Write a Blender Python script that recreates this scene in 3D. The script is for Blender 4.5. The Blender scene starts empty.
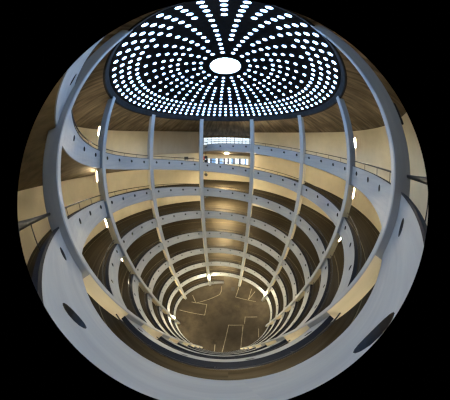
import bpy, bmesh, math, random
from math import sin, cos, pi, radians, degrees, sqrt, atan2
from mathutils import Matrix, Vector
random.seed(7)
scene = bpy.context.scene
COL = scene.collection

# ------------------------------------------------------------------ units
S = 8.0                 # inner radius of the atrium in metres
FLOOR = -2.856          # atrium floor, in radii below the lens
ZC = -FLOOR * S         # lens height above the floor in metres
SLOPE = 0.0021667       # ramp descent, radii per degree
OFF = 2.14              # turn of the column grid, degrees
COLS = [22.5 + 45 * k + OFF for k in range(8)]
CEIL = 0.705            # ceiling height
ROUT = 1.65             # outer wall radius
BAY0, BAY1 = -16.0, 19.0   # opening of the entrance bay in the outer wall
YB = 2.5                # depth of the entrance bay
LOWEST = FLOOR + 0.004


def P(phi, r, z):
    a = radians(phi)
    return Vector((S * r * sin(a), S * r * cos(a), ZC + S * z))


def smooth(x):
    x = max(0.0, min(1.0, x))
    return x * x * (3 - 2 * x)


def topA(p):
    v = 0.306 - SLOPE * (p - 24) + 0.012 * smooth((p - 60) / 80) * smooth((370 - p) / 60)
    k = 0.012
    d = 0.312 - v
    return 0.312 - 0.5 * (d + sqrt(d * d + k * k)) if p < 90 else v


def topB(p):
    v = -0.078 - SLOPE * (p - 24)
    k = 0.012
    d = 0.312 - v
    return 0.312 - 0.5 * (d + sqrt(d * d + k * k)) if p < -90 else v


def wallr(p):
    q = (p + 180) % 360 - 180
    if BAY0 < q < BAY1:
        return YB / cos(radians(q)) / 1.0
    return ROUT + 0.16 * math.exp(-(q / 48.0) ** 2)


# ------------------------------------------------------------------ materials
def mat(name, color, rough=0.7, metal=0.0, emit=None, strength=0.0, spec=0.4):
    m = bpy.data.materials.new(name)
    m.use_nodes = True
    b = m.node_tree.nodes['Principled BSDF']
    b.inputs['Base Color'].default_value = (*color, 1)
    b.inputs['Roughness'].default_value = rough
    b.inputs['Metallic'].default_value = metal
    b.inputs['Specular IOR Level'].default_value = spec
    if emit:
        b.inputs['Emission Color'].default_value = (*emit, 1)
        b.inputs['Emission Strength'].default_value = strength
    return m


def mottled(name, c1, c2, coords='xyz', scale=(1, 1, 1), detail=6, rough=0.75, lo=0.35, hi=0.65,
            c3=None, scale2=0.3, bump=0.0, spec=0.3):
    """base colour varied by noise; coords 'polar' maps to (angle, radius, height) round the axis"""
    m = mat(name, c1, rough, spec=spec)
    nt = m.node_tree
    N, L = nt.nodes, nt.links
    b = N['Principled BSDF']
    geo = N.new('ShaderNodeNewGeometry')
    src = geo.outputs['Position']
    if coords == 'polar':
        sep = N.new('ShaderNodeSeparateXYZ')
        L.new(src, sep.inputs[0])
        at = N.new('ShaderNodeMath'); at.operation = 'ARCTAN2'
        L.new(sep.outputs['X'], at.inputs[0]); L.new(sep.outputs['Y'], at.inputs[1])
        ln = N.new('ShaderNodeVectorMath'); ln.operation = 'LENGTH'
        mul = N.new('ShaderNodeVectorMath'); mul.operation = 'MULTIPLY'
        mul.inputs[1].default_value = (1, 1, 0)
        L.new(src, mul.inputs[0]); L.new(mul.outputs[0], ln.inputs[0])
        cmb = N.new('ShaderNodeCombineXYZ')
        L.new(at.outputs[0], cmb.inputs[0]); L.new(ln.outputs['Value'], cmb.inputs[1])
        L.new(sep.outputs['Z'], cmb.inputs[2])
        src = cmb.outputs[0]
    mp = N.new('ShaderNodeVectorMath'); mp.operation = 'MULTIPLY'
    mp.inputs[1].default_value = scale
    L.new(src, mp.inputs[0])
    nz = N.new('ShaderNodeTexNoise')
    nz.inputs['Scale'].default_value = 1.0
    nz.inputs['Detail'].default_value = detail
    nz.inputs['Roughness'].default_value = 0.65
    L.new(mp.outputs[0], nz.inputs['Vector'])
    rp = N.new('ShaderNodeValToRGB')
    rp.color_ramp.elements[0].position = lo
    rp.color_ramp.elements[1].position = hi
    rp.color_ramp.elements[0].color = (*c1, 1)
    rp.color_ramp.elements[1].color = (*c2, 1)
    L.new(nz.outputs['Fac'], rp.inputs[0])
    out = rp.outputs['Color']
    if c3:
        n2 = N.new('ShaderNodeTexNoise')
        n2.inputs['Scale'].default_value = scale2
        n2.inputs['Detail'].default_value = 4
        L.new(geo.outputs['Position'], n2.inputs['Vector'])
        r2 = N.new('ShaderNodeValToRGB')
        r2.color_ramp.elements[0].position = 0.42
        r2.color_ramp.elements[1].position = 0.66
        r2.color_ramp.elements[0].color = (0, 0, 0, 1)
        r2.color_ramp.elements[1].color = (0.8, 0.8, 0.8, 1)
        L.new(n2.outputs['Fac'], r2.inputs[0])
        mx = N.new('ShaderNodeMix'); mx.data_type = 'RGBA'
        L.new(r2.outputs['Color'], mx.inputs[0])
        L.new(out, mx.inputs[6])
        mx.inputs[7].default_value = (*c3, 1)
        out = mx.outputs[2]
    L.new(out, b.inputs['Base Color'])
    if bump:
        bp = N.new('ShaderNodeBump'); bp.inputs['Strength'].default_value = bump
        bp.inputs['Distance'].default_value = 0.05
        L.new(nz.outputs['Fac'], bp.inputs['Height'])
        L.new(bp.outputs['Normal'], b.inputs['Normal'])
    return m


M = {}
M['parapet'] = mottled('parapet_paint', (0.28, 0.305, 0.335), (0.355, 0.378, 0.405), 'polar', (3, 1.5, 5), lo=0.3, hi=0.7, rough=0.6)
M['column'] = mottled('column_paint', (0.29, 0.315, 0.345), (0.36, 0.38, 0.405), 'xyz', (2, 2, 0.4), rough=0.6)
M['warmside'] = mottled('warm_light_beige', (0.68, 0.62, 0.46), (0.76, 0.69, 0.53), 'xyz', (2, 2, 0.4), rough=0.7)  # warm gallery light on the column sides, put into the colour
M['hole'] = mat('hole_dark', (0.045, 0.045, 0.05), 0.8)
M['coping'] = mat('coping_slate', (0.010, 0.012, 0.018), 0.6, spec=0.15)
M['rail'] = mat('rail_black', (0.012, 0.012, 0.014), 0.4, 0.2)
M['deck'] = mottled('deck_asphalt', (0.024, 0.019, 0.012), (0.056, 0.045, 0.029), 'polar', (1.5, 5.0, 0.3), rough=0.8, spec=0.2,
                    c3=(0.033, 0.026, 0.016), scale2=0.25)
M['soffit'] = mottled('soffit_concrete', (0.15, 0.12, 0.078), (0.29, 0.23, 0.15), 'polar', (14, 0.5, 0.5), rough=0.85)
M['ceiling'] = mottled('ceiling_boarding', (0.070, 0.054, 0.036), (0.27, 0.21, 0.138), 'polar', (34, 0.25, 0.5), rough=0.85,
                       lo=0.36, hi=0.68, c3=(0.085, 0.066, 0.043), scale2=0.35)
M['wall'] = mottled('wall_plaster', (0.60, 0.54, 0.40), (0.70, 0.63, 0.47), 'polar', (8, 1, 0.5), rough=0.8, lo=0.3, hi=0.7)
M['shadewall'] = mottled('panel_shade_plaster', (0.36, 0.32, 0.25), (0.43, 0.38, 0.30), 'polar', (14, 1, 0.3), rough=0.85, lo=0.3, hi=0.7)  # darker copy of the wall plaster, shade put into the colour
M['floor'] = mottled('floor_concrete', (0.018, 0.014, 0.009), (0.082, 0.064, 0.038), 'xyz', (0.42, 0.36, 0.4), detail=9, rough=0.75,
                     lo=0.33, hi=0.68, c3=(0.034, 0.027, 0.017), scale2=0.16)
M['line'] = mottled('line_paint', (0.20, 0.18, 0.13), (0.42, 0.38, 0.29), 'xyz', (1.2, 1.2, 1.2), rough=0.7)
M['deckline'] = mottled('deck_line_paint', (0.09, 0.075, 0.045), (0.18, 0.15, 0.095), 'xyz', (1.2, 1.2, 1.2), rough=0.7)
M['shell'] = mat('dome_black', (0.006, 0.006, 0.007), 0.7, spec=0.1)
M['rim'] = mottled('dome_rim_grey', (0.018, 0.018, 0.020), (0.028, 0.028, 0.031), 'polar', (20, 1, 1), rough=0.8, spec=0.08)
M['pane'] = mat('skylight_pane', (0.8, 0.8, 0.85), 0.3, emit=(0.34, 0.60, 1.0), strength=7.2)
M['oculus'] = mat('oculus_pane', (0.8, 0.8, 0.85), 0.3, emit=(0.34, 0.60, 1.0), strength=56.0)
M['ring'] = mat('oculus_ring', (0.45, 0.5, 0.5), 0.5)
M['tube'] = mat('tube_glow', (0.9, 0.9, 0.9), 0.4, emit=(1.0, 0.86, 0.60), strength=1500.0)
M['housing'] = mat('tube_housing', (0.10, 0.10, 0.10), 0.5)
M['lampglow'] = mat('lamp_glow', (0.9, 0.9, 0.9), 0.4, emit=(1.0, 0.82, 0.50), strength=1600.0)
M['bayglow'] = mat('bay_lamp_glow', (0.9, 0.9, 0.9), 0.4, emit=(1.0, 0.82, 0.50), strength=4200.0)
M['nearfill'] = mat('near_fill_glow', (0.9, 0.9, 0.9), 0.4, emit=(1.0, 0.86, 0.60), strength=800.0)  # for the added fill lamps out of view in the near gallery
M['frame'] = mat('window_frame', (0.42, 0.44, 0.47), 0.5)
M['daypane'] = mat('window_daylight', (0.5, 0.55, 0.6), 0.3, emit=(0.80, 0.92, 1.0), strength=1.3)
M['bluepane'] = mat('window_blue', (0.1, 0.2, 0.3), 0.3, emit=(0.16, 0.34, 0.66), strength=0.9)
M['darkpane'] = mat('window_navy', (0.02, 0.04, 0.1), 0.3, emit=(0.02, 0.05, 0.16), strength=0.5)
M['black'] = mat('signal_black', (0.012, 0.012, 0.012), 0.5)
M['red'] = mat('signal_red', (0.65, 0.05, 0.03), 0.5)
M['grey'] = mat('board_grey', (0.05, 0.05, 0.045), 0.6)
M['palegrey'] = mat('board_pale', (0.34, 0.30, 0.20), 0.6)


# ------------------------------------------------------------------ mesh helper
class MB:
    def __init__(self):
        self.v, self.f, self.m, self.s = [], [], [], []

    def add(self, verts, faces, mi=0, sm=False):
        o = len(self.v)
        self.v += [tuple(x) for x in verts]
        for f in faces:
            self.f.append([o + i for i in f]); self.m.append(mi); self.s.append(sm)

    def quad(self, a, b, c, d, mi=0):
        self.add([a, b, c, d], [(0, 1, 2, 3)], mi)

    def strip(self, A, B, mi=0, sm=False):
        """surface between two polylines of equal length"""
        n = len(A)
        self.add(list(A) + list(B), [(i, i + 1, n + i + 1, n + i) for i in range(n - 1)], mi, sm)

    def box(self, mtx, x, y, z, mi=0, bev=0.0):
        hx, hy, hz = x / 2, y / 2, z / 2
        if bev <= 0:
            vs = [mtx @ Vector((sx * hx, sy * hy, sz * hz)) for sz in (-1, 1) for sy in (-1, 1) for sx in (-1, 1)]
            self.add(vs, [(0, 2, 3, 1), (4, 5, 7, 6), (0, 1, 5, 4), (2, 6, 7, 3), (0, 4, 6, 2), (1, 3, 7, 5)], mi)
            return
        ring = [(hx - bev, -hy), (hx, -hy + bev), (hx, hy - bev), (hx - bev, hy), (-hx + bev, hy), (-hx, hy - bev), (-hx, -hy + bev), (-hx + bev, -hy)]
        vs = [mtx @ Vector((a, b, s * hz)) for s in (-1, 1) for a, b in ring]
        self.add(vs, [tuple(range(7, -1, -1)), tuple(range(8, 16))] + [(i, (i + 1) % 8, 8 + (i + 1) % 8, 8 + i) for i in range(8)], mi)

    def tube(self, pts, rad, n=8, mi=0, sm=True, caps=True):
        pts = [Vector(p) for p in pts]
        rings = []
        for i, p in enumerate(pts):
            t = (pts[min(i + 1, len(pts) - 1)] - pts[max(i - 1, 0)]).normalized()
            up = Vector((0, 0, 1)) if abs(t.z) < 0.95 else Vector((1, 0, 0))
            a = t.cross(up).normalized(); b = a.cross(t)
            rings.append([p + (a * cos(2 * pi * k / n) + b * sin(2 * pi * k / n)) * rad for k in range(n)])
        vs = [v for r in rings for v in r]
        fs = [(i * n + k, i * n + (k + 1) % n, (i + 1) * n + (k + 1) % n, (i + 1) * n + k) for i in range(len(pts) - 1) for k in range(n)]
        self.add(vs, fs, mi, sm)
        if caps:
            self.add(rings[0], [tuple(range(n))], mi); self.add(rings[-1], [tuple(range(n - 1, -1, -1))], mi)

    def build(self, name, mats, parent=None, world=None):
        me = bpy.data.meshes.new(name)
        me.from_pydata(self.v, [], self.f)
        for m in (mats if isinstance(mats, (list, tuple)) else [mats]):
            me.materials.append(m)
        me.polygons.foreach_set('material_index', self.m)
        me.polygons.foreach_set('use_smooth', self.s)
        me.update()
        o = bpy.data.objects.new(name, me)
        COL.objects.link(o)
        if parent is not None:
            o.parent = parent
            o.matrix_parent_inverse = Matrix.Translation(-parent.location)
        return o


def recenter(o, p):
    """put a mesh object's origin at p without moving it"""
    p = Vector(p)
    o.data.transform(Matrix.Translation(-p))
    o.location = p
    return o


def tag(o, label=None, cat=None, group=None, kind=None):
    if label: o['label'] = label
    if cat: o['category'] = cat
    if group: o['group'] = group
    if kind: o['kind'] = kind
    return o


def empty(name, loc):
    o = bpy.data.objects.new(name, None)
    o.empty_display_size = 0.3
    COL.objects.link(o)
    o.location = loc
    return o


def structure(o, label=None, cat=None):
    o['kind'] = 'structure'
    if label: o['label'] = label
    if cat: o['category'] = cat
    return o


def frame(phi, r, z):
    """matrix with x = tangent, y = outward, z = up at a polar point"""
    a = radians(phi)
    m = Matrix(((cos(a), sin(a), 0), (-sin(a), cos(a), 0), (0, 0, 1))).to_4x4()
    m.translation = P(phi, r, z)
    return m


def arange(a, b, st):
    n = max(1, int(round((b - a) / st)))
    return [a + (b - a) * i / n for i in range(n + 1)]


# ------------------------------------------------------------------ shell of the place
def rings(name, phis, r0, r1, z, m):
    b = MB()
    b.strip([P(p, r0(p), z) for p in phis], [P(p, r1(p), z) for p in phis])
    return b.build(name, m)


full = arange(-180, 180, 2.5)
b = MB()
b.add([P(0, 0, FLOOR)] + [P(p, 0.5, FLOOR) for p in full], [(0, i + 1, i + 2) for i in range(len(full) - 1)])
b.strip([P(p, 0.5, FLOOR) for p in full], [P(p, 1.0, FLOOR) for p in full])
bayphi = sorted(set(full + [BAY0 + 1e-3, BAY0 - 1e-3, BAY1 - 1e-3, BAY1 + 1e-3]))
b.strip([P(p, 1.0, FLOOR) for p in bayphi], [P(p, wallr(p) + 0.005, FLOOR) for p in bayphi])
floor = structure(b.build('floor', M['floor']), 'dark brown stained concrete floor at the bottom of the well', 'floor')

b = MB()
b.strip([P(p, 0.99, CEIL) for p in full], [P(p, 1.25, CEIL) for p in full])
b.strip([P(p, 1.25, CEIL) for p in bayphi], [P(p, wallr(p) + 0.02, CEIL) for p in bayphi])
ceil = structure(b.build('ceiling', M['ceiling']), 'brown board-marked flat ceiling ringing the perforated dome', 'ceiling')


def wall(name, phis, label):
    b = MB()
    zs = [FLOOR + (CEIL - FLOOR) * k / 12 for k in range(13)]
    for z0, z1 in zip(zs[:-1], zs[1:]):
        b.strip([P(p, wallr(p), z0) for p in phis], [P(p, wallr(p), z1) for p in phis], 0, True)
    return structure(b.build(name, M['wall']), label, 'wall')


wall('wall_left', arange(-180, BAY0 - 1e-3, 3), 'beige curved outer wall on the left half of the ramps')
wall('wall_right', arange(BAY1 + 1e-3, 180, 3), 'beige curved outer wall on the right half of the ramps')
b = MB()
zs = [FLOOR + (CEIL - FLOOR) * k / 12 for k in range(13)]
path = [P(BAY0, wallr(BAY0 - .01), 0)] + [P(p, wallr(p), 0) for p in arange(BAY0 + 1e-3, BAY1 - 1e-3, 3)] + [P(BAY1, wallr(BAY1 + .01), 0)]
for z0, z1 in zip(zs[:-1], zs[1:]):
    b.strip([Vector((q.x, q.y, ZC + S * z0)) for q in path], [Vector((q.x, q.y, ZC + S * z1)) for q in path])
structure(b.build('wall_back', M['wall']), 'beige back and side walls of the entrance bay between the middle columns', 'wall')

# hanging wall panel, its dimmer light painted in as grey, high on the left of the entrance bay
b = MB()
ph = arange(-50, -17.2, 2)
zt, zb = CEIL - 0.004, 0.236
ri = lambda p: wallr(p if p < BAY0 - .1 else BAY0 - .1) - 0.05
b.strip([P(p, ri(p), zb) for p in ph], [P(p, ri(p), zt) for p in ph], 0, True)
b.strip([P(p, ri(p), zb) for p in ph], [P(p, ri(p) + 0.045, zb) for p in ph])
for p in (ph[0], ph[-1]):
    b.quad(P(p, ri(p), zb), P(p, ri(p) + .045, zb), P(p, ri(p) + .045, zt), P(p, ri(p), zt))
structure(b.build('trim_1', M['shadewall']), 'upper wall panel in painted grey shade left of the entrance bay under the ceiling', 'wall panel')


# ------------------------------------------------------------------ the two spiral ramps
HOLES = [i * 11.25 + 5.6 + 22.5 + OFF for i in range(-40, 160)]


def lip(p, helix):
    """inner radius of a ramp: a circle, flaring outward at the head of the upper ramp"""
    if helix == 'A' and p < -3:
        tb = [(-3, 1.0), (-7, 1.025), (-10, 1.06), (-14, 1.125), (-16.5, 1.19), (-17.3, 1.26), (-18, 1.36)]
        for (p0, r0), (p1, r1) in zip(tb[:-1], tb[1:]):
            if p <= p0 and p >= p1:
                t = (p0 - p) / (p0 - p1)
                return r0 + (r1 - r0) * t
        return tb[-1][1]
    return 1.0


TH = 0.023       # parapet thickness
PD = 0.134       # parapet depth including the slab edge
DK = 0.100       # deck below parapet top at the inside
DKO = 0.065      # and at the outer wall
HR = 0.0140      # hole radius


def ramp(helix, start, end, name, label):
    top = topA if helix == 'A' else topB
    root = empty(name, P(0, 0, FLOOR) if helix == 'A' else P(0, 0, FLOOR))
    tag(root, label, 'ramp', 'interleaved spiral ramps')
    holes = [h for h in HOLES if start + 3 < h < end - 6]
    ph = [start]
    marks = {}
    for h in holes:
        a, c = h - 1.5, h + 1.5
        if a - ph[-1] > 0.3:
            n = max(1, int(round((a - ph[-1]) / 2.75)))
            p0 = ph[-1]
            ph += [p0 + (a - p0) * k / n for k in range(1, n + 1)]
        else:
            a = ph[-1]
        marks[len(ph) - 1] = h
        ph.append(c)
    n = max(1, int(round((end - ph[-1]) / 2.75)))
    p0 = ph[-1]
    ph += [p0 + (end - p0) * k / n for k in range(1, n + 1)]
    cl = lambda z: max(z, LOWEST)
    zt = [top(p) for p in ph]
    ri = [lip(p, helix) for p in ph]
    pd = [PD - 0.026 * smooth((15 - p) / 25) if helix == 'A' else PD for p in ph]
    # parapet
    b = MB()

    def face(p, r, z):
        return P(p, r, cl(z))
    run = []
    lo_i = [face(p, r, z - d) for p, r, z, d in zip(ph, ri, zt, pd)]
    hi_i = [face(p, r, z) for p, r, z in zip(ph, ri, zt)]
    i = 0
    while i < len(ph) - 1:
        if i in marks and zt[i] - 0.075 > LOWEST:
            h = marks[i]
            zc_ = top(h) - 0.042
            pa, pb = ph[i], ph[i + 1]
            za, zbb = top(pa), top(pb)
            u1, u2 = 0.018, 0.070
            TA, TB = P(pa, ri[i], za), P(pb, ri[i + 1], zbb)
            A1, B1 = P(pa, ri[i], za - u1), P(pb, ri[i + 1], zbb - u1)
            A2, B2 = P(pa, ri[i], za - u2), P(pb, ri[i + 1], zbb - u2)
            b.quad(TA, TB, B1, A1)
            b.quad(A2, B2, lo_i[i + 1], lo_i[i])
            # square-to-circle collar, 16 points, starting at the corner A1 and going along the top
            sq = []
            for (q0, q1) in ((A1, B1), (B1, B2), (B2, A2), (A2, A1)):
                sq += [q0.lerp(q1, k / 4) for k in range(4)]
            ang = [135 - 22.5 * k for k in range(16)]
            rr = lip(h, helix)
            cir = [P(h + degrees(HR * cos(radians(t))) / rr, rr, zc_ + 1.08 * HR * sin(radians(t)) - SLOPE * degrees(HR * cos(radians(t)))) for t in ang]
            cin = [P(h + degrees(HR * cos(radians(t))) / rr, rr + TH * 0.8, zc_ + 1.08 * HR * sin(radians(t)) - SLOPE * degrees(HR * cos(radians(t)))) for t in ang]
            b.add(sq + cir, [(k, (k + 1) % 16, 16 + (k + 1) % 16, 16 + k) for k in range(16)])
            b.add(cir + cin, [(k, (k + 1) % 16, 16 + (k + 1) % 16, 16 + k) for k in range(16)], 1)
            b.add(cin, [tuple(range(16))], 1)
            i += 1
        else:
            b.add([hi_i[i], hi_i[i + 1], lo_i[i + 1], lo_i[i]], [(0, 1, 2, 3)])
            i += 1
    hi_o = [face(p, r + TH, z) for p, r, z in zip(ph, ri, zt)]
    lo_o = [face(p, r + TH, z - d) for p, r, z, d in zip(ph, ri, zt, pd)]
    b.strip(hi_o, lo_o)
    b.strip(lo_i, lo_o)
    b.strip(hi_i, hi_o)
    for e in (0, -1):
        b.quad(hi_i[e], hi_o[e], lo_o[e], lo_i[e])
    tag(b.build('parapet', [M['parapet'], M['hole']], root), 'pale parapet band pierced by small round holes')
    # coping
    b = MB()
    c = 0.005
    q = [[P(p, r - .001, z + .0005) for p, r, z in zip(ph, ri, zt)], [P(p, r + TH + .003, z + .0005) for p, r, z in zip(ph, ri, zt)],
         [P(p, r + TH + .003, z + c) for p, r, z in zip(ph, ri, zt)], [P(p, r - .001, z + c) for p, r, z in zip(ph, ri, zt)]]
    for k in range(4):
        b.strip(q[k], q[(k + 1) % 4])
    for e in (0, -1):
        b.quad(*[q[k][e] for k in range(4)])
    tag(b.build('coping', M['coping'], root), 'dark slate coping')
    # deck and soffit
    dp = sorted(set([round(x, 4) for x in arange(start, end, 2.8125)]
                    + [t + 360 * k + e for k in range(-1, 5) for t in (BAY0, BAY1) for e in (-1e-3, 1e-3) if start < t + 360 * k + e < end]))

    def outer(p):
        return wallr(p) - 0.004

    def lvl(p, d0, d1, t):
        return top(p) - d0 + (d0 - d1) * t
    b = MB()
    for t0, t1 in ((0, .33), (.33, .66), (.66, 1)):
        A_ = [P(p, (lip(p, helix) + TH) * (1 - t0) + outer(p) * t0, cl(lvl(p, DK, DKO, t0)) + .001) for p in dp]
        B_ = [P(p, (lip(p, helix) + TH) * (1 - t1) + outer(p) * t1, cl(lvl(p, DK, DKO, t1)) + .001) for p in dp]
        b.strip(A_, B_, 0, True)
    b.build('deck', M['deck'], root)
    b = MB()
    sp = [p for p in dp if top(p) - PD > LOWEST + .002]
    for t0, t1 in ((0, .5), (.5, 1)):
        f = lambda p: PD - 0.026 * smooth((15 - p) / 25) if helix == 'A' else PD
        A_ = [P(p, (lip(p, helix) + .004) * (1 - t0) + outer(p) * t0, lvl(p, f(p), f(p) - .035, t0) - .002) for p in sp]
        B_ = [P(p, (lip(p, helix) + .004) * (1 - t1) + outer(p) * t1, lvl(p, f(p), f(p) - .035, t1) - .002) for p in sp]
        b.strip(A_, B_, 0, True)
    b.build('soffit', M['soffit'], root)
    # worn edge lines painted on the deck
    for rr in (1.19, 1.54):
        b = MB()
        lp = arange(max(start, 24 if helix == 'A' else start), end - 4, 2.8125)
        f = lambda p, r: P(p, r, lvl(p, DK, DKO, (r - 1 - TH) / (outer(p) - 1 - TH) if not (BAY0 < (p + 180) % 360 - 180 < BAY1) else (r - 1 - TH) / (YB - 1)) + .0016)
        b.strip([f(p, rr) for p in lp], [f(p, rr + .008) for p in lp])
        b.build('edge_line', M['deckline'], root)
    # handrail on posts
    hp = arange(start + 1, end - 4, 2.8125)
    b = MB()
    rr = lambda p: lip(p, helix) + 0.022
    b.tube([P(p, rr(p), top(p) + .043) for p in hp], 0.031, 8)
    hand = b.build('handrail', M['rail'], root)
    tag(hand, 'black steel handrail')
    posts = [p for p in [h + 5.6 for h in HOLES] if start + 1 < p < end - 5]
    mesh = None
    rest = MB()
    for k, p in enumerate(posts):
        if k < 84:
            if mesh is None:
                pb_ = MB()
                pb_.tube([(0, 0, 0), (0, 0, .038 * S)], 0.014, 6)
                o = pb_.build('post', M['rail'])
                mesh = o.data
            else:
                o = bpy.data.objects.new('post', mesh)
                COL.objects.link(o)
            o.parent = hand
            o.location = P(p, rr(p), top(p) + .0045)
        else:
            rest.tube([P(p, rr(p), top(p) + .0045), P(p, rr(p), top(p) + .0425)], 0.014, 5)
    if rest.v:
        tag(rest.build('post', M['rail'], hand), kind='stuff')
    return root


ramp('A', -18.0, 1441.0, 'spiral_ramp', 'pale spiral ramp whose parapet passes directly under the camera along the bottom edge')
ramp('B', -182.0, 1260.0, 'spiral_ramp', 'pale spiral ramp whose parapet sweeps in from the upper left edge beside the dome')

# ------------------------------------------------------------------ columns
ORD = {157: 'rightmost', 112: 'second from the right', 67: 'third from the right', 22: 'right one of the middle pair',
       -23: 'left one of the middle pair', -68: 'third from the left', -113: 'second from the left', -158: 'leftmost'}


def colname(c):
    q = (c - OFF + 180) % 360 - 180
    return {157.5: 'rightmost', 112.5: 'second from the right', 67.5: 'third from the right', 22.5: 'right middle',
            -22.5: 'left middle', -67.5: 'third from the left', -112.5: 'second from the left', -157.5: 'leftmost'}[round(q, 1)]


def tops_at(c):
    q = (c + 180) % 360 - 180
    out = []
    for k in range(-1, 5):
        for hx, st, en in ((topA, -18, 1437), (topB, -182, 1260)):
            out.append((0.306 - SLOPE * (q + 360 * k - 24)) if hx is topA else (-0.078 - SLOPE * (q + 360 * k - 24)))
    return sorted([t for t in out if FLOOR + 0.30 < t < CEIL + 0.075], reverse=True)


for c in COLS:
    b = MB()
    z0, z1 = FLOOR + .001, CEIL + .012
    r0, r1 = 0.969, 1.036
    mtx = frame(c, (r0 + r1) / 2, (z0 + z1) / 2)
    b.box(mtx, 0.055 * S, (r1 - r0) * S, (z1 - z0) * S, 0, 0.035)
    o = recenter(b.build('column', M['column']), P(c, 1.0, FLOOR))
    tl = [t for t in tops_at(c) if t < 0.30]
    for k, t in enumerate(tl):  # beige boxes between parapets paint the warm gallery light on the sides
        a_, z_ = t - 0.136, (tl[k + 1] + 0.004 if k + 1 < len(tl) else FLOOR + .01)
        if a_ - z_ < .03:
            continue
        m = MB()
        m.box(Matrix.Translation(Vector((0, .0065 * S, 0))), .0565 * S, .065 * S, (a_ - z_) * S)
        pr = m.build('warm_light_panel', M['warmside']); pr.parent = o
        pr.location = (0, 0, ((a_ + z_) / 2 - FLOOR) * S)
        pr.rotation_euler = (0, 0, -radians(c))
        pr['label'] = 'beige painted gallery light on the column side between parapets'

# ------------------------------------------------------------------ tube lamps on the gallery face of the columns
levels = {}
proto = None
ordn = ['topmost', 'second', 'third', 'fourth', 'fifth', 'sixth', 'seventh', 'eighth', 'ninth', 'tenth']


def make_lamp(loc_phi, z):
    r = empty('tube_lamp', P(loc_phi, 1.0425, z))
    m = MB()
    mt = Matrix.Translation(Vector((0, 0.018, 0)))
    m.box(mt, 0.09, 0.036, 0.66)
    for zz in (-.26, .26):
        m.box(Matrix.Translation(Vector((0, .10, zz))), .03, .14, .03)
    a = m.build('housing', M['housing']); a.parent = r
    m = MB()
    m.tube([(0, 0.185, -.30), (0, 0.185, .30)], 0.012, 8)
    t = m.build('tube', M['tube']); t.parent = r
    return r


for c in COLS:
    near = abs(((c - OFF + 180) % 360 - 180)) > 150
    n = 0
    for t in tops_at(c):
        z = t - 0.188
        if near and z > -1.6:
            continue
        if colname(c) == 'left middle' and z > 0.1:
            continue
        n += 1
        if proto is None:
            proto = make_lamp(c, z); o = proto
        else:
            o = proto.copy(); COL.objects.link(o)
            for ch in proto.children:
                d = ch.copy(); COL.objects.link(d); d.parent = o
        o.location = P(c, 1.0425, z)
        o.rotation_euler = (0, 0, -radians(c))
        tag(o, 'tube lamp behind the %s column, %s lamp down from the dome' % (colname(c), ordn[n - 1]), 'lamp', 'tube lamps on the columns')

# dark fitting behind the right-hand near column
t = tag(empty('lamp_fitting', P(156.6, 1.08, .26)), 'small dark unlit fitting behind the rightmost column, just below the ceiling', 'lamp')
m = MB(); m.box(frame(156.6, 1.08, .262), .12, .12, .50, 0, .02); m.build('body', M['rail'], t)
m = MB(); m.tube([P(156.6, 1.08, .285), P(157.9 + .6, 1.042, .285)], .02, 6); m.build('bracket', M['rail'], t)

# bright lamps low on the inner face of every other column
proto = None
for c, z in ((-22.5, -2.46), (67.5, -2.46), (-112.5, -2.37)):
    c += OFF
    if proto is None:
        proto = empty('wall_lamp', P(c, .968, z))
        m = MB(); m.box(Matrix.Translation((0, -.02, 0)), .16, .04, 1.0, 0, .01)
        a = m.build('back_plate', M['housing']); a.parent = proto
        m = MB(); m.tube([(0, -.085, -.42), (0, -.085, .42)], .045, 10)
        a = m.build('tube', M['lampglow']); a.parent = proto
        o = proto
    else:
        o = proto.copy(); COL.objects.link(o)
        for ch in proto.children:
            d = ch.copy(); COL.objects.link(d); d.parent = o
    o.location = P(c, .968, z); o.rotation_euler = (0, 0, -radians(c))
    tag(o, 'glaring lamp low on the inner face of the %s column' % colname(c), 'lamp', 'floor-level lamps')

# ceiling lamps under each entrance bay slab, plus added unseen fill lamps in the near gallery
def make_ceiling_lamp():
    t = empty('ceiling_lamp', (0, 0, 0))
    m = MB(); m.box(Matrix.Translation((0, 0, -.03)), .6, .2, .06, 0, .02)
    a = m.build('housing', M['housing']); a.parent = t
    m = MB(); m.box(Matrix.Translation((0, 0, -.078)), .54, .12, .036, 0, .01)
    a = m.build('diffuser', M['bayglow']); a.parent = t
    return t


proto = None
spots = []
for k in range(0, 4):
    spots += [(2, topA(360 * k + 2), 'entrance bay'), (2, topB(360 * k + 2), 'entrance bay'),
              (181, topA(360 * k + 181), 'near-side gallery, added as unseen fill'), (181, topB(360 * k + 181), 'near-side gallery, added as unseen fill')]  # these lamps are added out of view to brighten the near gallery
spots = sorted([t for t in spots if FLOOR + .4 < t[1] < .35], key=lambda t: -t[1])
count = {}
for phi, t, where in spots:
    n = count.get(where, 0); count[where] = n + 1
    rad = 1.55 if phi < 90 else 1.3
    z = t - PD + 0.035 * (rad - 1.004) / ((YB if phi < 90 else ROUT) - 1.004) - 0.003
    if phi < 90 and t > .3: z += .018
    if proto is None:
        proto = make_ceiling_lamp(); o = proto
        near_mesh = [c for c in proto.children if c.name.startswith('diffuser')][0].data.copy()
        near_mesh.materials[0] = M['nearfill']
    else:
        o = proto.copy(); COL.objects.link(o)
        for ch in proto.children:
            d = ch.copy(); COL.objects.link(d); d.parent = o
            if phi > 90 and ch.name.startswith('diffuser'):
                d.data = near_mesh
    o.location = P(phi, rad, z)
    tag(o, 'warm ceiling lamp under the %s slab from the top in the %s' % (ordn[n].replace('topmost', 'first'), where), 'lamp', 'gallery ceiling lamps')

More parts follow.
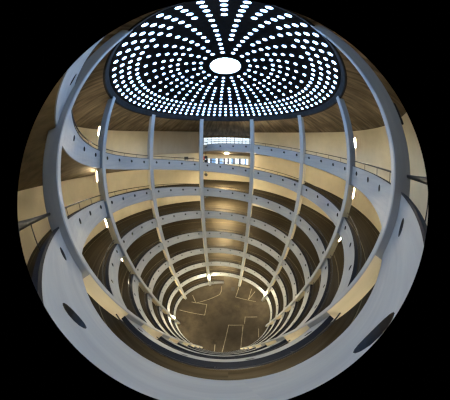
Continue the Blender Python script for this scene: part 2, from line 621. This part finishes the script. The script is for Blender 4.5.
# ------------------------------------------------------------------ perforated skylight dome
PROF = [(0.0, 1.056), (0.145, 1.051), (0.233, 1.045), (0.299, 1.037), (0.369, 1.025), (0.442, 1.010), (0.507, 0.994), (0.575, 0.974),
        (0.644, 0.949), (0.715, 0.921), (0.782, 0.890), (0.841, 0.858), (0.895, 0.826), (0.945, 0.793), (0.978, 0.769)]


def dz(r):
    for (r0, z0), (r1, z1) in zip(PROF[:-1], PROF[1:]):
        if r <= r1:
            return z0 + (z1 - z0) * (r - r0) / (r1 - r0)
    return PROF[-1][1]


dome = tag(empty('skylight_dome', P(0, 0, 0.72)), 'black shallow dome overhead pierced by rings of round skylights', 'skylight')
b = MB()
for (r0, z0), (r1, z1) in zip(PROF[1:-1], PROF[2:]):
    b.strip([P(p, r0, z0) for p in full], [P(p, r1, z1) for p in full], 0, True)
b.build('shell', M['shell'], dome)
b = MB()
prof = [(0.978, 0.769), (0.975, 0.752), (0.975, 0.702), (0.978, 0.694), (0.994, 0.694), (0.994, 0.704)]
for (r0, z0), (r1, z1) in zip(prof[:-1], prof[1:]):
    b.strip([P(p, r0, z0) for p in full], [P(p, r1, z1) for p in full])
tag(b.build('rim', M['rim'], dome), 'grey-blue rim ring')
b = MB()
prof = [(0.150, 1.052), (0.150, 1.043), (0.141, 1.043), (0.141, 1.072)]
for (r0, z0), (r1, z1) in zip(prof[:-1], prof[1:]):
    b.strip([P(p, r0, z0) for p in full], [P(p, r1, z1) for p in full], 0, True)
tag(b.build('oculus_ring', M['ring'], dome), 'pale ring around the central opening')
b = MB()
b.add([P(p, 0.141, 1.068) for p in full[:-1]], [tuple(range(len(full) - 1))])
tag(b.build('oculus_pane', M['oculus'], dome), 'large white central pane')

RR = [0.945, 0.895, 0.841, 0.782, 0.715, 0.644, 0.575, 0.507, 0.442, 0.369, 0.299, 0.233]
NR = [68] * 4 + [34] * 5 + [17] * 3
PHASE = -4.2
discs = []
for r, n in zip(RR, NR):
    for k in range(n):
        ph_ = PHASE + k * 360 / n
        c = P(ph_, r, dz(r))
        slope = (dz(r + .02) - dz(r - .02)) / .04
        discs.append((c, ph_, slope))
cam_pos = Vector((-0.0185 * S, -0.949 * S, ZC))
discs.sort(key=lambda d: (d[0] - cam_pos).length)


def disc(mb, c, ph_, slope, rad=0.0157 * S, n=14):
    a = radians(ph_)
    t = Vector((cos(a), -sin(a), 0))
    u = Vector((sin(a), cos(a), slope)).normalized()
    nrm = t.cross(u).normalized()
    if nrm.z > 0: nrm = -nrm
    ring = [c + nrm * 0.035 + (t * cos(2 * pi * k / n) + u * sin(2 * pi * k / n)) * rad for k in range(n)]
    back = [c + nrm * 0.0 + (t * cos(2 * pi * k / n) + u * sin(2 * pi * k / n)) * rad for k in range(n)]
    mb.add(ring, [tuple(range(n))])
    mb.add(ring + back, [(k, (k + 1) % n, n + (k + 1) % n, n + k) for k in range(n)])


rest = MB()
for i, (c, ph_, sl) in enumerate(discs):
    if i < 100:
        m = MB(); disc(m, c, ph_, sl)
        m.build('pane', M['pane'], dome)
    else:
        disc(rest, c, ph_, sl)
tag(rest.build('pane', M['pane'], dome), 'small round white skylight panes', kind='stuff')


# ------------------------------------------------------------------ windows of the entrance bay
def bar(b, x0, x1, y, z0, z1, d=.05, mi=0):
    b.box(Matrix.Translation(((x0 + x1) / 2 * S, y * S, ZC + (z0 + z1) / 2 * S)), (x1 - x0) * S, d, (z1 - z0) * S, mi)


w = structure(empty('window_1', Vector((0.06 * S, 2.2 * S, ZC + .40 * S))), 'bright gridded window strip at the top of the entrance bay', 'window')
X0, X1, Z0, Z1, Y = -0.60, 0.74, 0.405, 0.672, 2.2
b = MB()
bar(b, X0, X1, Y, Z0, Z1, .02)
b.build('pane', M['daypane'], w)
b = MB()
NX = 14
for k in range(NX + 1):
    x = X0 + (X1 - X0) * k / NX
    bar(b, x - (.010 if k % 2 else .006), x + (.010 if k % 2 else .006), Y - .008, Z0, Z1, .10)
for z in (Z0 + .006, .545, .61, Z1 - .006):
    bar(b, X0, X1, Y - .008, z - .005, z + .005, .09)
# leaning braces behind the left panes
for x0, x1 in ((X0 + .04, X0 + .26), (X0 + .16, X0 + .38)):
    b.tube([(x0 * S, (Y - .012) * S, ZC + .655 * S), (x1 * S, (Y - .012) * S, ZC + .44 * S)], .05, 6)
b.build('frame', M['frame'], w)
b = MB()
bar(b, X0 - .1, X1 + .1, Y, .665, .703, .5)
b.build('lintel', M['soffit'], w)
b = MB()
bar(b, X0 - .1, X1 + .1, Y, .216, .405, .4)
b.build('sill_wall', M['wall'], w)

w = structure(empty('window_2', Vector((0.05 * S, 2.47 * S, ZC - .05 * S))), 'row of tall blue and white panes behind the second parapet of the entrance bay', 'window')
X0, X1, Z0, Z1, Y = -0.52, 0.66, -0.03, 0.128, 2.44
b = MB()
pat = [0, 2, 0, 2, 1, 1, 0, 2, 1, 1, 2, 0, 2, 0, 1, 2, 0, 0, 2, 0, 0, 1, 0]
for k, c in enumerate(pat):
    x0 = X0 + (X1 - X0) * k / len(pat); x1 = X0 + (X1 - X0) * (k + 1) / len(pat)
    bar(b, x0, x1, Y, Z0, Z1, .02, c)
b.build('pane', [M['daypane'], M['bluepane'], M['darkpane']], w)
b = MB()
for k in range(0, 13):
    x = X0 + (X1 - X0) * k / 12
    bar(b, x - .004, x + .004, Y - .006, Z0, Z1, .07)
for z in (Z0, Z1):
    bar(b, X0, X1, Y - .006, z - .006, z + .006, .08)
b.build('frame', M['frame'], w)

# ------------------------------------------------------------------ signals and boards
def signal(phi, r, z, heads, red, label, hang):
    t = empty('traffic_signal', P(phi, r, z))
    for k in range(heads):
        m = MB()
        c = P(phi, r, z - .062 * k)
        mt = frame(phi, r, z - .062 * k)
        m.tube([mt @ Vector((0, -.12, 0)), mt @ Vector((0, .08, 0))], .21, 18, 0, True)
        m.build('lamp_head', M['black'], t)
    if red:
        for dx, zz, hh in ((-.2, -.01, .5), (.08, -.095, .16)):
            m = MB()
            m.box(frame(phi, r + .02, z + zz) @ Matrix.Translation((dx, 0, 0)), .22, .05, hh)
            tag(m.build('sign_plate', M['red'], t), 'red plate')
    m = MB()
    m.tube([P(phi, r + .012, z - .05 * (heads - 1)), P(phi, r + .012, hang)], .03, 8)
    m.build('hanger', M['black'], t)
    tag(t, label, 'traffic signal', 'signals beside the left middle column')


hang = lambda top_: top_ - .1385
signal(-14.95, 1.15, .098, 2, True, 'black double signal with red plates, beside the left middle column at the blue windows', .197)
signal(-15.0, 1.15, -.192, 1, False, 'single round black signal under the second parapet, right of the left middle column', hang(topB(-15)))
signal(-15.1, 1.15, -.563, 1, False, 'round black signal under the third parapet, right of the left middle column', hang(topA(345)))

t = tag(empty('sign_board', P(-27, 1.4, .08)), 'small dark and pale sign board behind the rail left of the left middle column', 'sign')
m = MB(); m.box(frame(-28.4, 1.4, .108), .60, .05, .42, 0, .01); m.build('dark_panel', M['grey'], t)
m = MB(); m.box(frame(-24.6, 1.4, .100), .88, .04, .26, 0, .01); m.build('pale_panel', M['palegrey'], t)
m = MB()
for p_ in (-29.2, -23.2):
    m = MB()
    m.tube([P(p_, 1.406, topB(p_) - .0795), P(p_, 1.406, .11)], .025, 6)
    m.build('leg', M['rail'], t)

# ------------------------------------------------------------------ painted lines and drain on the floor
def polyline(pts, wdt=0.045):
    b = MB()
    for (x0, y0), (x1, y1) in zip(pts[:-1], pts[1:]):
        a, c = Vector((x0 * S, y0 * S, 0.012)), Vector((x1 * S, y1 * S, 0.012))
        d = (c - a).normalized(); s_ = Vector((-d.y, d.x, 0)) * wdt
        a = a - d * wdt; c = c + d * wdt
        b.quad(a - s_, c - s_, c + s_, a + s_)
    return b


for pts in ([(-0.021, -1.0), (0.028, -0.718), (0.11, -0.263), (0.409, -0.285), (0.346, -0.738), (0.326, -0.95)],
            [(0.442, -0.253), (0.469, -0.068), (0.728, -0.11)],
            [(0.429, 0.995), (0.38, 0.792), (0.297, 0.539), (0.761, 0.342)],
            [(0.718, 0.759), (0.594, 0.428), (0.79, 0.658)],
            [(-0.042, 0.903), (-0.04, 0.802), (-0.055, 0.71), (-0.087, 0.629), (-0.2, 0.55), (-0.335, 0.468), (-0.63, 0.318), (-0.743, 0.542)],
            [(-0.736, 0.334), (-0.377, 0.306), (-0.402, -0.006), (-0.978, 0.038)],
            [(-0.157, -0.80), (-0.163, -0.98)],
            [(0.721, -0.451), (0.698, -0.672)]):
    polyline(pts).build('line_marking', M['line'], floor)
b = MB()
g = Vector((0.245 * S, 0.80 * S, 0.02))
for k in range(6):
    b.box(Matrix.Translation(g + Vector((-.3 + .12 * k, 0, 0))), .07, .85, .03)
for sy in (-1, 1):
    b.box(Matrix.Translation(g + Vector((0, sy * .42, 0))), .70, .07, .03)
o = recenter(b.build('drain_grate', M['hole']), (g.x, g.y, 0.005))
tag(o, 'dark square drain grate in the floor near the foot of the right middle column', 'drain')

# ------------------------------------------------------------------ camera and world
cam = bpy.data.cameras.new('camera')
cam.type = 'PANO'
cam.panorama_type = 'FISHEYE_EQUISOLID'
cam.sensor_width = 45.0
cam.sensor_height = 40.0
cam.fisheye_lens = 12.554
cam.fisheye_fov = radians(219.6)
cam.shift_x = (225 - 222.85) / 450
cam.shift_y = 5.0 / 450
cam.clip_start = 0.01
cam.clip_end = 200
co = bpy.data.objects.new('camera', cam)
COL.objects.link(co)
co.matrix_world = Matrix.Translation(cam_pos) @ Matrix.Rotation(pi / 2 - 0.332, 4, 'X') @ Matrix.Rotation(0.004, 4, 'Z')
scene.camera = co

wd = bpy.data.worlds.new('world')
scene.world = wd
wd.use_nodes = True
wd.node_tree.nodes['Background'].inputs[0].default_value = (0.02, 0.025, 0.03, 1)
wd.node_tree.nodes['Background'].inputs[1].default_value = 0.1

scene.view_settings.view_transform = 'Standard'
scene.view_settings.look = 'None'
scene.view_settings.gamma = 1
scene.view_settings.exposure = 0.18
scene.view_settings.use_curve_mapping = False
scene.cycles.use_denoising = True
scene.cycles.filter_width = 1.35
scene.cycles.max_bounces = 8
scene.cycles.diffuse_bounces = 6
scene.cycles.sample_clamp_indirect = 8
